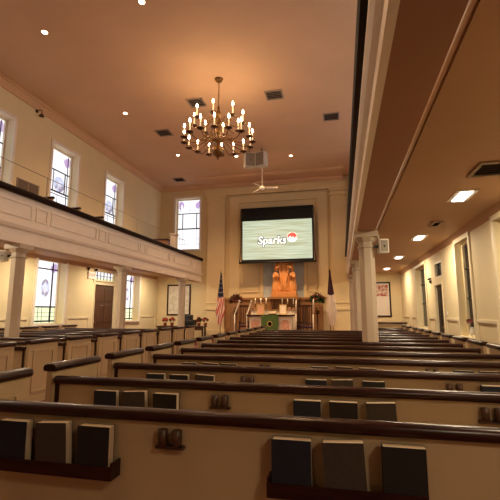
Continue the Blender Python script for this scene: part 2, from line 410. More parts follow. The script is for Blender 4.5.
# ------------------------------------------------------------------ galleries
def gallery(label, e, s, wall, y0, y1):
    """e = front edge x, s = +1 when the gallery lies to the -x side (left gallery)"""
    X = lambda d: e - s*d                               # d metres back from the front edge
    g = thing('gallery_balcony', label, 'gallery', (e, (y0+y1)/2, ZS)); L = Vector(g.location); off = -L
    fas = MB()
    prof = [(0,3.1),(0,3.22),(.03,3.24),(.03,3.42),(-.02,3.45),(-.05,3.52),(-.05,3.57),(.05,3.60),(.05,4.28),(.30,4.28),(.30,3.45),(.42,3.45),(.42,3.115),(.06,3.115),(.06,3.1)]
    fas.extrude([(X(d), z) for d, z in prof], 'y', y0, y1)
    fas.build('fascia', M['white'], g, off=off)
    us = MB(); a, b = sorted((X(.061), X(.42))); us.box(a, b, y0, y1, 3.10, 3.1145); us.build('underside', M['soffit_shaded'], g, off=off)
    pn = MB(); w = .04; t0, t1 = sorted((X(.025), X(.05)))
    y = y0 + .3; k = 0
    while y < y1 - .6:
        ln = 2.1 if k % 2 == 0 else .42
        ye = min(y+ln, y1-.15)
        pn.box(t0,t1,y,ye,3.74,3.74+w); pn.box(t0,t1,y,ye,4.12-w,4.12); pn.box(t0,t1,y,y+w,3.74+w,4.12-w); pn.box(t0,t1,ye-w,ye,3.74+w,4.12-w)
        y = ye + .13; k += 1
    pn.build('fascia_moulding', M['white'], g, off=off)
    bm_ = MB()                                          # bevelled beam behind the front, then the flat ceiling of the aisle
    bm_.extrude([(X(.42),ZS),(X(.42),ZG+.02),(X(.62),ZG+.02),(X(.55),ZG-.06)], 'y', y0, y1); bm_.build('beam', M['soffit_shaded'], g, off=off)
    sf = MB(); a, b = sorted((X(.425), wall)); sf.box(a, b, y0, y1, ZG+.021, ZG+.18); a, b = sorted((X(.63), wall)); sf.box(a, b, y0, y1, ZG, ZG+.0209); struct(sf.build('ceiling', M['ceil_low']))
    cv = MB(); q = 1 if s > 0 else -1
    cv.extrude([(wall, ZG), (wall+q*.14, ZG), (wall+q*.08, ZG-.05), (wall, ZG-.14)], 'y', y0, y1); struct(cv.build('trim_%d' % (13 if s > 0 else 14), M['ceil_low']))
    rl = MB(); c = X(.16); rp = [(c-.2,4.28),(c+.2,4.28),(c+.22,4.32),(c+.22,4.39),(c+.18,4.43),(c-.18,4.43),(c-.22,4.39),(c-.22,4.32)]
    rl.extrude(rp, 'y', y0, y1); rl.build('handrail', M['handrail'], g, off=off)
    pp = MB(); xp = X(.25)
    pp.tube([(xp, y0+.1, 5.1), (xp, 19.2, 5.1)], .010)
    y = 4.2
    while y < 19.4: pp.tube([(xp, y, 4.43), (xp, y, 5.1)], .009); y += 5.0
    pp.build('guard_pipe', M['vent'], g, off=off)
    return g
gallery('long white panelled gallery front with dark handrail on the left side, under the daylit windows', GE_L, 1, XL, YR, YB-.3)
gallery('gallery overhanging on the right side, its moulded front seen edge-on', GE_R, -1, XR, YR, YB-.3)

M['column'] = paint('column_paint', (.52, .43, .34), .5, .03, 3)
# gallery columns: eight-sided shafts
def column(x, y, label, ztop=ZS):
    t = thing('gallery_column', label, 'column', (x, y, 0), group='gallery columns')
    r = .155/math.cos(PI/8)
    MB().lathe([(r,0.24),(r,ztop-.22)], seg=8, smooth=False, rot=PI/8).build('shaft', M['column'], t)
    c = MB(); c.lathe([(r,ztop-.34),(r+.03,ztop-.33),(r+.03,ztop-.30),(r,ztop-.29)], seg=8, smooth=False, rot=PI/8)
    c.lathe([(r,ztop-.22),(r+.04,ztop-.17),(r+.07,ztop-.12)], seg=8, smooth=False, rot=PI/8); c.box(-.23,.23,-.23,.23,ztop-.12,ztop); c.build('capital', M['column'], t)
    b = MB(); b.box(-.2,.2,-.2,.2,0,.14); b.lathe([(r+.03,.14),(r+.03,.18),(r+.01,.24)], seg=8, smooth=False, rot=PI/8); b.build('base', M['column'], t)
column(-7.76, 8.38, 'cream gallery column nearest on the left, with a small speaker beside it')
column(-7.76, 13.27, 'cream gallery column second along the left, right of the dark door')
column(-7.62, 18.6, 'cream gallery column farthest on the left, standing in front of the framed picture')
column(.545, 8.68, 'large near column on the right with a grey speaker on its side')
column(.53, 13.4, 'cream gallery column on the right, second along, half behind the large near column')
column(.50, 18.4, 'cream gallery column on the right farthest back, mostly behind the nearer columns')

# ------------------------------------------------------------------ pews
RAILP = [(-.03,.835),(.045,.835),(.056,.848),(.058,.874),(.046,.892),(.015,.90),(-.02,.898),(-.04,.885),(-.044,.855)]
CAPP = [(-.05,.935),(.05,.935),(.066,.95),(.062,.985),(.035,1.0),(-.035,1.0),(-.062,.985),(-.066,.95)]
def end_panel(parent, x, w=.05):
    e = MB(); e.box(x-w/2, x+w/2, -.02, .66, 0, .935)
    for s in (-1, 1):
        a, b = sorted((x+s*w/2, x+s*(w/2+.014))); q = .03
        e.box(a,b,.08,.56,.80,.80+q); e.box(a,b,.08,.56,.16,.16+q); e.box(a,b,.08,.08+q,.16+q,.80); e.box(a,b,.56-q,.56,.16+q,.80); e.box(a,b,-.02,.66,.0,.1)
    o = e.build('end_panel', M['pew'], parent)
    c = MB(); c.extrude([(x+a, z) for a, z in CAPP], 'y', -.03, .67, smooth=True); c.build('cap', M['rail_y'], o, bevel=.012)
def make_pew(x0, x1, racks, label, group):
    t = thing('church_pew', label, 'pew', group=group)
    b = MB(); b.box(x0, x1, 0, .03, .06, .84); b.box(x0,x1,-.012,0,.06,.16); b.build('back', M['pew'], t)
    r = MB(); r.extrude(RAILP, 'x', x0, x1, smooth=True); r.build('rail', M['rail'], t, bevel=.006)
    s = MB(); s.box(x0, x1, .03, .50, .40, .445); s.box(x0, x1, .44, .47, .06, .40); s.build('seat', M['pew'], t, bevel=.008)
    for x in (x0, x1):
        q = MB(); a = x if x == x0 else x-.035; q.box(a, a+.035, -.014, .0, .16, .84); q.build('stile', M['rail_y'], t)
    end_panel(t, x0-.06); end_panel(t, x1+.06)
    for u0, u1 in racks:
        k = MB(); k.box(u0, u1, -.10, -.0005, .530, .545); k.box(u0, u1, -.10, -.09, .545, .60); k.box(u0, u0+.012, -.09, -.0005, .545, .62); k.box(u1-.012, u1, -.09, -.0005, .545, .62)
        k.build('book_rack', M['rail'], t)
    if racks:
        for u in (-1.0, .93):
            c = MB()
            for i in (0, 1):
                c.lathe([(.022,.715),(.028,.72),(.028,.80),(.022,.803)], (u+i*.085, -.032, 0), 12)
            c.box(u-.04, u+.125, -.045, -.0005, .70, .715); c.build('cup_holder', M['dark_wood'], t)
    return t
RACKS = [(-2.06,-1.27), (-.40,.36), (1.16,1.92)]
ROWS = [2.25 + .95*k for k in range(12)]
GRP = 'pews in the right bank facing the altar'
def row_name(k, n):
    if k == 0: return 'closest row'
    if k == n-1: return 'frontmost row by the altar'
    return '%s row from the camera' % ORD[k]
pew = None
for k, y in enumerate(ROWS):
    lab = 'long cream pew with dark rail in the right bank, ' + row_name(k, len(ROWS))
    if pew is None: pew = make_pew(-2.46, 2.06, RACKS, lab, GRP); pew.location = (0, y, 0)
    else: dup(pew, (0, y, 0), label=lab)
sp = None
for k in range(2):
    lab = 'short cream pew beyond the right bank near the back wall, %s of two' % ('nearer', 'farther')[k]
    if sp is None: sp = make_pew(1.05, 2.04, [], lab, 'short pews in the right aisle')
    else: sp = dup(sp, label=lab)
    sp.location = (0, 14.0+k*1.0, 0)
ps = thing('pew_screen', 'low cream partition with wavy dark cap before the poster at right', 'partition', (1.55, 16.1, 0))
MB().box(-.75,.75,0,.05,0,1.02).build('panel', M['pew'], ps)
c = MB(); c.extrude([(-.05,1.02),(.10,1.02),(.11,1.05),(.08,1.08),(-.03,1.08),(-.06,1.05)], 'x', -.8, .8); c.build('cap', M['rail'], ps, bevel=.01)
lp = None; LROWS = [4.72 + .98*k for k in range(9)]
for k, y in enumerate(LROWS):
    lab = 'cream panelled pew in the left bank across the aisle, ' + row_name(k, len(LROWS))
    if lp is None: lp = make_pew(-9.45, -5.0, [], lab, 'pews in the left bank across the aisle'); lp.location = (0, y, 0)
    else: dup(lp, (0, y, 0), label=lab)

# gallery pews
gp = None
for k, (y, w) in enumerate(((9.95,'nearest'), (11.2,'middle'), (12.5,'farthest'))):
    lab = 'dark-railed bench up in the left gallery, %s of three above the handrail' % w
    if gp is None:
        gp = thing('gallery_bench', lab, 'pew', (-9.1, y, ZG+.18), group='gallery benches')
        MB().box(-.9,.9,0,.03,.0,1.18).build('back', M['pew'], gp)
        MB().extrude([(a, z+.32) for a, z in RAILP], 'x', -.92, .92, smooth=True).build('rail', M['rail'], gp)
        MB().box(-.9,.9,.03,.45,.40,.44).build('seat', M['pew'], gp)
        for x in (-.875, .875): MB().box(x-.02,x+.02,.03,.45,0,.40).build('leg', M['pew'], gp)
    else: dup(gp, (-9.1, y, ZG+.18), label=lab)

# ------------------------------------------------------------------ hymnals
def make_book(mat):
    c = MB(); W, H, T = .2, .262, .062
    c.box(-W/2, W/2, -T, -T+.005, 0, H); c.box(-W/2, W/2, -.005, 0, 0, H); c.box(-W/2, -W/2+.005, -T+.005, -.005, 0, H)
    o = c.build('hymnal', mat)
    p = MB(); p.box(-W/2+.005, W/2-.001, -T+.005, -.005, .004, H-.001); p.build('page_block', M['paper'], o)
    return o
protos = {}
colname = {'navy': 'navy blue', 'blackbook': 'black', 'greybook': 'grey-brown'}
pat = [('navy','greybook','blackbook'), ('navy','greybook','blackbook'), ('navy','blackbook','greybook')]
NROW = ['closest pew back', 'second closest pew back', 'third closest pew back', 'fourth closest pew back', 'fifth closest pew back']
for k in range(5):
    y = ROWS[k]
    for ri, (u0, u1) in enumerate(RACKS):
        for j in range(3):
            c = pat[(ri+k) % 3][j]
            lab = '%s hymnal %s in the %s rack on the %s' % (colname[c], ('at the left','in the middle','at the right')[j], ('left','central','right')[ri], NROW[k])
            xx = u0 + .125 + j*.27 + random.uniform(-.012,.012); hgt = .545
            if c not in protos:
                o = protos[c] = make_book(M[c]); o['group'] = 'hymnals in the pew racks'
            else: o = dup(protos[c])
            tag(o, lab, 'book'); o['group'] = 'hymnals in the pew racks'
            o.location = (xx, y-.028, hgt+.001)
            o.rotation_euler = (random.uniform(.01,.05), 0, 0)
            if c == 'greybook' : o.rotation_euler = (.03, random.choice((-.05,.05)), 0); o.location.z += .006

# ------------------------------------------------------------------ chandelier
CHX, CHY = -3.56, 11.3
ch = thing('chandelier', 'large brass two-tier candle chandelier hanging from the nave ceiling', 'chandelier', (CHX, CHY, 6.06))
z0 = 6.06
body = MB()
body.lathe([(.004,0),(.03,.02),(.02,.06),(.07,.10),(.15,.17),(.19,.27),(.18,.36),(.12,.44),(.06,.49),(.05,.55),(.10,.58),(.115,.63),(.10,.68),(.05,.71),(.04,.80),
            (.09,.86),(.11,.93),(.08,1.0),(.045,1.05),(.045,1.15),(.10,1.18),(.11,1.22),(.10,1.26),(.05,1.29),(.05,1.38),(.085,1.45),(.09,1.52),(.05,1.6),(.03,1.66),(.045,1.70),(.03,1.75),(.012,1.78)], seg=28)
body.build('stem', M['brass'], ch)
cn = MB(); zz = 1.78; i = 0
while zz < ZC - z0 - .08:
    pts = []
    for q in range(13):
        a = 2*PI*q/12; u, v = .022*math.cos(a), .04*math.sin(a)
        pts.append((u if i % 2 == 0 else 0, 0 if i % 2 == 0 else u, zz+.035+v))
    cn.tube(pts, .007, 6); zz += .06; i += 1
cn.build('chain', M['brass'], ch)
MB().lathe([(.10,ZC-z0-.08),(.11,ZC-z0-.05),(.14,ZC-z0-.01),(.14,ZC-z0)], seg=24).build('ceiling_canopy', M['brass'], ch)
def smooth_path(P, n=6):
    out = []
    P = [Vector(p) for p in P]; Q = [2*P[0]-P[1]] + P + [2*P[-1]-P[-2]]
    for i in range(1, len(Q)-2):
        for k in range(n):
            t = k/n; a, b, c, d = Q[i-1:i+3]
            out.append(.5*((2*b) + (c-a)*t + (2*a-5*b+4*c-d)*t*t + (3*b-a-3*c+d)*t**3))
    out.append(P[-1]); return out
def arm_set(nn, R, zhub, zpan, rot):
    first = None
    for k in range(nn):
        a = rot + 2*PI*k/nn
        if first is None:
            m = MB(); m.tube(smooth_path([(.09,0,zhub),(.25*R,0,zhub+.06),(.50*R,0,zhub-.10),(.78*R,0,zhub-.18),(.96*R,0,zhub-.06),(R,0,zpan)]), .016, 8)
            m.tube(smooth_path([(.30*R,0,zhub+.02),(.38*R,0,zhub+.10),(.46*R,0,zhub+.05),(.40*R,0,zhub-.0)]), .010, 6)
            arm = m.build('arm', M['brass'], ch)
            d = MB(); d.lathe([(.02,zpan-.03),(.035,zpan),(.105,zpan+.015),(.11,zpan+.03),(.035,zpan+.026),(.035,zpan+.07)], (R,0,0), 16); d.build('drip_pan', M['brass_dark'], arm)
            s = MB(); s.lathe([(.018,zpan+.07),(.018,zpan+.32)], (R,0,0), 12); s.build('candle_sleeve', M['candle'], arm)
            b = MB(); b.lathe([(.012,zpan+.32),(.026,zpan+.345),(.032,zpan+.37),(.026,zpan+.405),(.012,zpan+.44),(.003,zpan+.465)], (R,0,0), 12); b.build('bulb', M['bulb'], arm)
            first = arm; arm.rotation_euler.z = a
        else:
            dup(first, rz=a, parent=ch)
        lt = bpy.data.lights.new('candle_bulb_light', 'POINT'); lt.energy = CHAN_W/24; lt.color = (1,.62,.30); lt.shadow_soft_size = .04
        o = bpy.data.objects.new('candle_bulb_light', lt); COL.objects.link(o)
        o.location = (CHX+R*math.cos(a), CHY+R*math.sin(a), z0+zpan+.50)
CHAN_W = 85
arm_set(16, 1.06, .62, .55, PI/16)
arm_set(8, .77, 1.22, 1.14, 0.1)

# ------------------------------------------------------------------ ceiling fittings
def spot(x, y, z, w, size=125, blend=.75, rot=(0,0,0), col=(1,.62,.31)):
    lt = bpy.data.lights.new('downlight_lamp', 'SPOT'); lt.energy = w; lt.color = col; lt.spot_size = math.radians(size); lt.spot_blend = blend; lt.shadow_soft_size = .08
    o = bpy.data.objects.new('downlight_lamp', lt); COL.objects.link(o); o.location = (x, y, z); o.rotation_euler = rot
    return o
def can(x, y, label, w, aim=None):
    t = thing('recessed_downlight', label, 'ceiling light', (x, y, ZC), group='recessed downlights')
    MB().lathe([(.07,-.004),(.075,-.012),(.105,-.012),(.11,0)], seg=24).build('trim_ring', M['ceiling'], t)
    MB().lathe([(.07,-.016),(.07,-.0125)], seg=24).build('lens', M['canlens'], t)
    if aim:
        spot(x, y, ZC-.03, w, 125)
        d = Vector(aim) - Vector((x, y, ZC-.03)); o = spot(x, y, ZC-.035, w*1.3, 62, .8); o.rotation_euler = d.to_track_quat('-Z', 'Y').to_euler()
    else: spot(x, y, ZC-.03, w*1.4)
for x, y, lab, w in ((-7.6,12.65,'tiny round downlight in the ceiling left of the chandelier, high above the gallery', 200), (-7.28,16.87,'tiny round downlight left of the chandelier, farther back toward the altar', 340),
               (-4.63,17.6,'tiny round downlight just under the chandelier in view, left of the hanging speakers', 640), (-2.11,18.1,'tiny round downlight in the ceiling right of the hanging speakers', 640),
               (-7.4,8.2,'round downlight above the top of the photo, left of the row of three', 290), (-4.4,7.8,'round downlight above the top of the photo, middle of the row of three', 220), (-1.2,8.2,'round downlight above the top of the photo, right of the row of three', 360),
               (-7.4,3.6,'round downlight out of view overhead near the left wall', 240), (-1.2,3.6,'round downlight out of view overhead near the right gallery', 300), (-4.2,0,'round downlight out of view overhead behind the camera', 200)):
    can(x, y, lab, w, (-3.2, 20.6, 1.6) if 17.2 < y < 18.5 else None)
def vent(x, y, lab, w=.6, d=.6, z=ZC):
    t = thing('ceiling_vent', lab, 'vent', (x, y, z), group='ceiling vents')
    f = MB(); a, b = w/2, d/2
    for x0, x1, y0, y1 in ((-a,a,-b,-b+.05),(-a,a,b-.05,b),(-a,-a+.05,-b+.05,b-.05),(a-.05,a,-b+.05,b-.05)): f.box(x0,x1,y0,y1,-.03,0)
    f.build('frame', M['vent'], t)
    MB().box(-a+.05,a-.05,-b+.05,b-.05,-.008,-.002).build('backing', M['ventdark'], t)
    s = MB(); k = max(3, int(d/.1))
    for i in range(k):
        yy = -b+.05 + (d-.1)*(i+.5)/k
        s.quad([(-a+.05,yy-.03,-.028),(a-.05,yy-.03,-.028),(a-.05,yy+.02,-.01),(-a+.05,yy+.02,-.01)]); s.quad([(-a+.05,yy-.03,-.031),(a-.05,yy-.03,-.031),(a-.05,yy+.02,-.013),(-a+.05,yy+.02,-.013)])
    s.build('slat', M['vent'], t)
vent(-2.0, 12.6, 'square ceiling vent right of the chandelier chain')
vent(-.15, 14.6, 'square ceiling vent at far right of the nave ceiling beside the right gallery')
vent(-6.9, 14.5, 'square ceiling vent left of the chandelier')
vent(-4.75, 12.5, 'square ceiling vent partly behind the top chandelier candles')
vent(-8.6, 20.2, 'faint square ceiling vent in the far left corner above the gallery window')
vent(2.1, 5.95, 'dark vent in the low right ceiling nearest the right edge of the photo', .5, .6, ZG)
vent(2.12, 9.55, 'slim dark vent in the low right ceiling between two panel lights', .22, .5, ZG)

# hanging loudspeaker pair, ceiling fan
def speaker(name, label, loc, rz, w, d, h, pitch=0.0, group=None):
    t = thing(name, label, 'loudspeaker', loc, rz, group); t.rotation_euler.x = pitch
    MB().box(-w/2,w/2,-d/2,d/2,-h/2,h/2).build('cabinet', M['grey'], t, bevel=.015)
    MB().box(-w/2+.03,w/2-.03,-d/2-.012,-d/2-.001,-h/2+.03,h/2-.03).build('grille', M['grille'], t)
    c = MB(); c.lathe([(.008,-.0),(.016,.004),(.02,0)], seg=16); o = c.build('badge', M['blackcloth'], t); o.rotation_euler.x = PI/2; o.location = (0, -d/2-.0125, -h*.03)
    return t
for x, rz, w in ((-3.86,.45,'left'), (-3.30,-.35,'right')):
    t = speaker('hanging_speaker', 'pale boxy speaker hung under the nave ceiling beyond the chandelier, %s of the pair' % w, (x, 17.0, 8.22), rz, .46, .36, .66, 0, 'hanging ceiling speakers')
    b = MB(); b.tube([(0,0,.33),(0,0,ZC-8.22)], .02); b.build('hanger', M['iron'], t)
fan = thing('ceiling_fan', 'small white ceiling fan on a long rod above the projection screen', 'fan', (-3.55, 18.4, 7.35))
MB().tube([(0,0,.1),(0,0,ZC-7.35-.06)], .022).build('rod', M['white'], fan)
MB().lathe([(.02,-.10),(.09,-.08),(.12,-.02),(.12,.05),(.06,.10),(.03,.12)], seg=20).build('motor', M['white'], fan)
MB().lathe([(.03,ZC-7.35-.08),(.08,ZC-7.35-.02),(.08,ZC-7.35)], seg=20).build('ceiling_canopy', M['white'], fan)
for k in range(3):
    b = MB(); pts = [(.12,-.04,.02),(.25,-.08,.028),(.72,-.09,.03),(.74,.0,.01),(.72,.07,-.015),(.25,.06,-.01),(.12,.03,.0)]
    A = [b.bm.verts.new((x,y,z+.004)) for x,y,z in pts]; B = [b.bm.verts.new((x,y,z-.008)) for x,y,z in pts]
    b.bm.faces.new(A); b.bm.faces.new(list(reversed(B)))
    for i in range(len(pts)): b.bm.faces.new((A[i],B[i],B[(i+1)%len(pts)],A[(i+1)%len(pts)]))
    o = b.build('blade', M['white'], fan); o.rotation_euler.z = .25 + k*2*PI/3

# oblong panel lights under the galleries
def strip(x, y, label, w, grp):
    t = thing('ceiling_panel_light', label, 'ceiling light', (x, y, ZG+.001), 0, grp)
    MB().box(-.17,.17,-.34,.34,-.02,0).build('housing', M['plastic_white'], t)
    MB().extrude([(-.10,-.0205),(.10,-.0205),(.09,-.034),(-.09,-.034)], 'y', -.28, .28).build('diffuser', M['tube'], t)
    lt = bpy.data.lights.new('strip_lamp', 'AREA'); lt.shape = 'RECTANGLE'; lt.size = .24; lt.size_y = .56; lt.energy = w; lt.color = (1,.81,.54)
    o = bpy.data.objects.new('strip_lamp', lt); COL.objects.link(o); o.location = (x, y, ZG-.045)
G1, G2 = 'oblong panel lights under the right gallery', 'oblong panel lights under the left gallery'
for i, y in enumerate((7.3, 11.3, 15.3, 19.3)):
    strip(2.07, y, 'bright oblong panel light under the right gallery, %s of the visible row' % ('nearest','second','third','farthest')[i], 78, G1)
for y, w in ((3.3, 'beside'), (-.7, 'behind')): strip(2.07, y, 'oblong panel light under the right gallery out of view, %s the camera' % w, 55, G1)
for y in (3.3, 7.3, 11.3, 15.3, 19.3): strip(-9.0, y, 'oblong panel light under the left gallery hidden behind the gallery front', 76, G2)

# column speakers, wall fittings
t = speaker('column_speaker', 'small grey speaker fixed to the large near column on the right', (.86, 8.56, 2.78), .25, .20, .18, .29, group='column speakers')
MB().box(-.16,-.10,-.02,.06,-.03,.03).build('mounting_arm', M['iron'], t); MB().tube([(-.08,0,.145),(-.08,.0,.23)], .015).build('bracket', M['plastic_white'], t)
t = speaker('column_speaker', 'small speaker fixed beside the nearest left column', (-8.10, 8.28, 2.82), .3, .18, .16, .27, group='column speakers')
MB().box(.09,.17,-.02,.06,-.03,.03).build('mounting_arm', M['iron'], t)

lamp = thing('wall_bracket', 'small dark hanging bracket fixture high on the left wall near the ceiling', 'wall fixture', (XL+.005, 11.35, 8.45))
MB().box(0,.03,-.05,.05,-.03,.08).build('wall_plate', M['iron'], lamp)
MB().tube(smooth_path([(.03,0,.03),(.14,0,.05),(.22,0,0),(.22,0,-.10)]), .014).build('curved_arm', M['iron'], lamp)
MB().lathe([(.02,-.10),(.05,-.13),(.10,-.20),(.09,-.20)], (.22,0,0), 16).build('shade', M['brass_dark'], lamp)

t = thing('wall_vent', 'grey louvred grille on the left wall above the gallery rail, before the first full window', 'vent', (XL, 11.25, 5.62))
f = MB(); f.box(0,.03,-.5,.5,-.22,-.18); f.box(0,.03,-.5,.5,.18,.22); f.box(0,.03,-.5,-.46,-.18,.18); f.box(0,.03,.46,.5,-.18,.18); f.box(0,.03,-.02,.02,-.18,.18); f.build('frame', M['vent'], t)
s = MB(); 
for i in range(8): s.box(0.004,.022,-.46,-.02,-.17+i*.044,-.15+i*.044); s.box(0.004,.022,.02,.46,-.17+i*.044,-.15+i*.044)
s.build('louvre', M['vent'], t)
MB().box(.0005,.004,-.46,.46,-.18,.18).build('backing', M['ventdark'], t)

def text_mesh(body, size, mat, parent, name, loc, rot, extrude=.004, offset=0.0, shear=0.0):
    cu = bpy.data.curves.new('t', 'FONT'); cu.body = body; cu.size = size; cu.extrude = extrude; cu.offset = offset; cu.shear = shear
    cu.align_x = 'CENTER'; cu.align_y = 'CENTER'
    tmp = bpy.data.objects.new('t', cu); COL.objects.link(tmp)
    dg = bpy.context.evaluated_depsgraph_get()
    me = bpy.data.meshes.new_from_object(tmp.evaluated_get(dg)); me.name = name
    bpy.data.objects.remove(tmp); bpy.data.curves.remove(cu)
    me.materials.clear(); me.materials.append(mat)
    o = bpy.data.objects.new(name, me); COL.objects.link(o); o.parent = parent; o.location = loc; o.rotation_euler = rot
    return o
ex = thing('exit_sign', 'lit pinkish exit sign with two lamp heads above the dark left door', 'sign', (XL+.005, 15.1, 2.98))
MB().box(0,.06,-.24,.24,-.15,.15).build('housing', M['plastic_white'], ex, bevel=.01)
MB().box(.0605,.066,-.22,.22,-.13,.13).build('face', M['exit_face'], ex)
text_mesh('EXIT', .2, M['exit_red'], ex, 'lettering', (.068, 0, 0), (PI/2, 0, PI/2))
for y in (-.27, .27):
    l = MB(); l.tube([(.03,y*.9,.15),(.05,y,.22)], .012); l.lathe([(.02,0),(.06,.03),(.065,.1),(.02,.11)], (.06,y,.2), 14); l.build('lamp_head', M['iron'], ex)
em = thing('emergency_light', 'small dark twin-headed emergency lamp on the right wall left of the dark doorway', 'wall fixture', (XR-.0005, 14.55, 2.45))
MB().box(-.08,0,-.12,.12,-.06,.08).build('housing', M['iron'], em)
for y in (-.16, .16):
    l = MB(); l.tube([(-.05,y*.6,.08),(-.07,y,.13)], .012); l.lathe([(.02,0),(.06,.03),(.065,.1),(.02,.11)], (-.08,y,.1), 14); l.build('lamp_head', M['iron'], em)
em.scale = (.6,.6,.6)
sw = thing('light_switch', 'small white switch plate on the right wall beside the dark doorway', 'switch', (XR-.001, 12.7, 1.42))
MB().box(-.012,0,-.05,.05,-.07,.07).build('plate', M['plastic_white'], sw); MB().box(-.022,-.0125,-.01,.01,-.02,.02).build('toggle', M['plastic_white'], sw)

# framed pictures
def picture(label, x0, x1, z0, z1, kind):
    w, h = x1-x0, z1-z0
    t = thing('framed_picture', label, 'picture', ((x0+x1)/2, YB-.002, (z0+z1)/2)); a, b = w/2, h/2
    f = MB()
    for X0, X1, Z0, Z1 in ((-a,a,-b,-b+.08),(-a,a,b-.08,b),(-a,-a+.08,-b+.08,b-.08),(a-.08,a,-b+.08,b-.08)): f.box(X0,X1,-.05,0,Z0,Z1)
    f.build('frame', M['rail_y'], t, bevel=.008)
    MB().box(-a+.08,a-.08,-.02,-.004,-b+.08,b-.08).build('sheet', M['flag_white'], t)
    art = MB()
    if kind == 'red':
        art.box(-a*.80,a*.80,-.026,-.0205,b*.18,b*.84); 
        o = art.build('printed_block', M['art_red'], t)
    else:
        for u in (-.48, .48):
            art.box(a*u-a*.36,a*u+a*.36,-.026,-.0205,-b*.8,b*.72)
        art.build('printed_block', M['art_grey'], t)
def art_mat(name, c1, c2, scale):
    m, nt, b = nodes(name); tc = nt.nodes.new('ShaderNodeTexCoord'); n = nt.nodes.new('ShaderNodeTexNoise'); n.inputs['Scale'].default_value = scale; n.inputs['Detail'].default_value = 5
    r = nt.nodes.new('ShaderNodeValToRGB'); r.color_ramp.elements[0].position = .42; r.color_ramp.elements[1].position = .58
    r.color_ramp.elements[0].color = list(c1)+[1]; r.color_ramp.elements[1].color = list(c2)+[1]
    nt.links.new(tc.outputs['Object'], n.inputs['Vector']); nt.links.new(n.outputs['Fac'], r.inputs['Fac']); nt.links.new(r.outputs['Color'], b.inputs['Base Color']); b.inputs['Roughness'].default_value = .4
    return m
M['art_red'] = art_mat('red_print', (.34,.04,.03), (.62,.46,.36), 7)
M['art_grey'] = art_mat('pale_print', (.62,.56,.46), (.74,.68,.58), 4)
picture('tall framed pale panel on the far left wall under the gallery, behind a column', -9.72, -8.30, 1.26, 3.0, 'grey')
picture('dark-framed poster with red top on the far wall right of the large column', 1.15, 2.44, 1.2, 2.97, 'red')

# ------------------------------------------------------------------ projection screen
SY = 20.75
scn = thing('projection_screen', 'large lowered projection screen showing a pale green slide above the altar', 'projection screen', (-3.24, SY, 5.42))
MB().box(-1.93,1.93,.03,.09,.88,1.48).build('top_masking', M['blackcloth'], scn)
MB().tube([(-1.95,.06,1.53),(1.95,.06,1.53)], .08, 14).build('roller', M['blackcloth'], scn)
MB().box(-1.92,1.92,.04,.06,-1.36,.88).build('backing', M['blackcloth'], scn)
m, nt, b = nodes('projected_slide')
tc = nt.nodes.new('ShaderNodeTexCoord'); mp = nt.nodes.new('ShaderNodeMapping'); mp.inputs['Scale'].default_value = (.35, 1, 14)
nz = nt.nodes.new('ShaderNodeTexNoise'); nz.inputs['Scale'].default_value = 1.6; nz.inputs['Detail'].default_value = 3
rp = nt.nodes.new('ShaderNodeValToRGB'); rp.color_ramp.elements[0].position = .35; rp.color_ramp.elements[1].position = .62
rp.color_ramp.elements[0].color = (.40,.44,.25,1); rp.color_ramp.elements[1].color = (.66,.78,.60,1)
nt.links.new(tc.outputs['Object'], mp.inputs['Vector']); nt.links.new(mp.outputs['Vector'], nz.inputs['Vector']); nt.links.new(nz.outputs['Fac'], rp.inputs['Fac'])
nt.links.new(rp.outputs['Color'], b.inputs['Emission Color']); b.inputs['Emission Strength'].default_value = .95; b.inputs['Base Color'].default_value = (.1,.1,.1,1)
M['slide'] = m
MB().box(-1.86,1.86,.03,.0395,-1.22,.88).build('slide', M['slide'], scn)
MB().tube([(-2.05,.05,-1.38),(2.05,.05,-1.38)], .045, 10).build('bottom_bar', M['black'], scn)
for s in (-1, 1): MB().tube(smooth_path([(s*1.97,.05,1.5),(s*1.95,.05,.3),(s*1.98,.05,-.8),(s*2.04,.05,-1.38)]), .018, 6).build('tension_cord', M['black'], scn)
ink = glow('slide_ink', (.05,.10,.16), .6); wht = glow('slide_white', (.92,.96,.92), 1.0); redm = glow('slide_red', (.62,.07,.06), .9)
R0 = (PI/2, 0, 0)
text_mesh('Sparks', .58, ink, scn, 'logo_outline', (-.26, .026, -.22), R0, .002, .045, .12)
text_mesh('Sparks', .58, wht, scn, 'logo_lettering', (-.26, .020, -.22), R0, .002, .008, .12)
d = MB(); d.lathe([(.26,0),(.26,.004)], seg=32); o = d.build('logo_disc', wht, scn); o.location = (.82, .029, -.08); o.rotation_euler = (PI/2,0,0)
d = MB(); pts = [(.245*math.cos(t), .245*math.sin(t)) for t in [i*PI/14 - .2 for i in range(17)]] + [(-.16,-.0),(-.1,.08),(-.03,-.06),(.05,.06),(.10,-.10),(.17,.02)]
d.extrude(pts, 'z', 0, .004); o = d.build('logo_flame', redm, scn); o.location = (.82, .0245, -.08); o.rotation_euler = (PI/2,0,0)

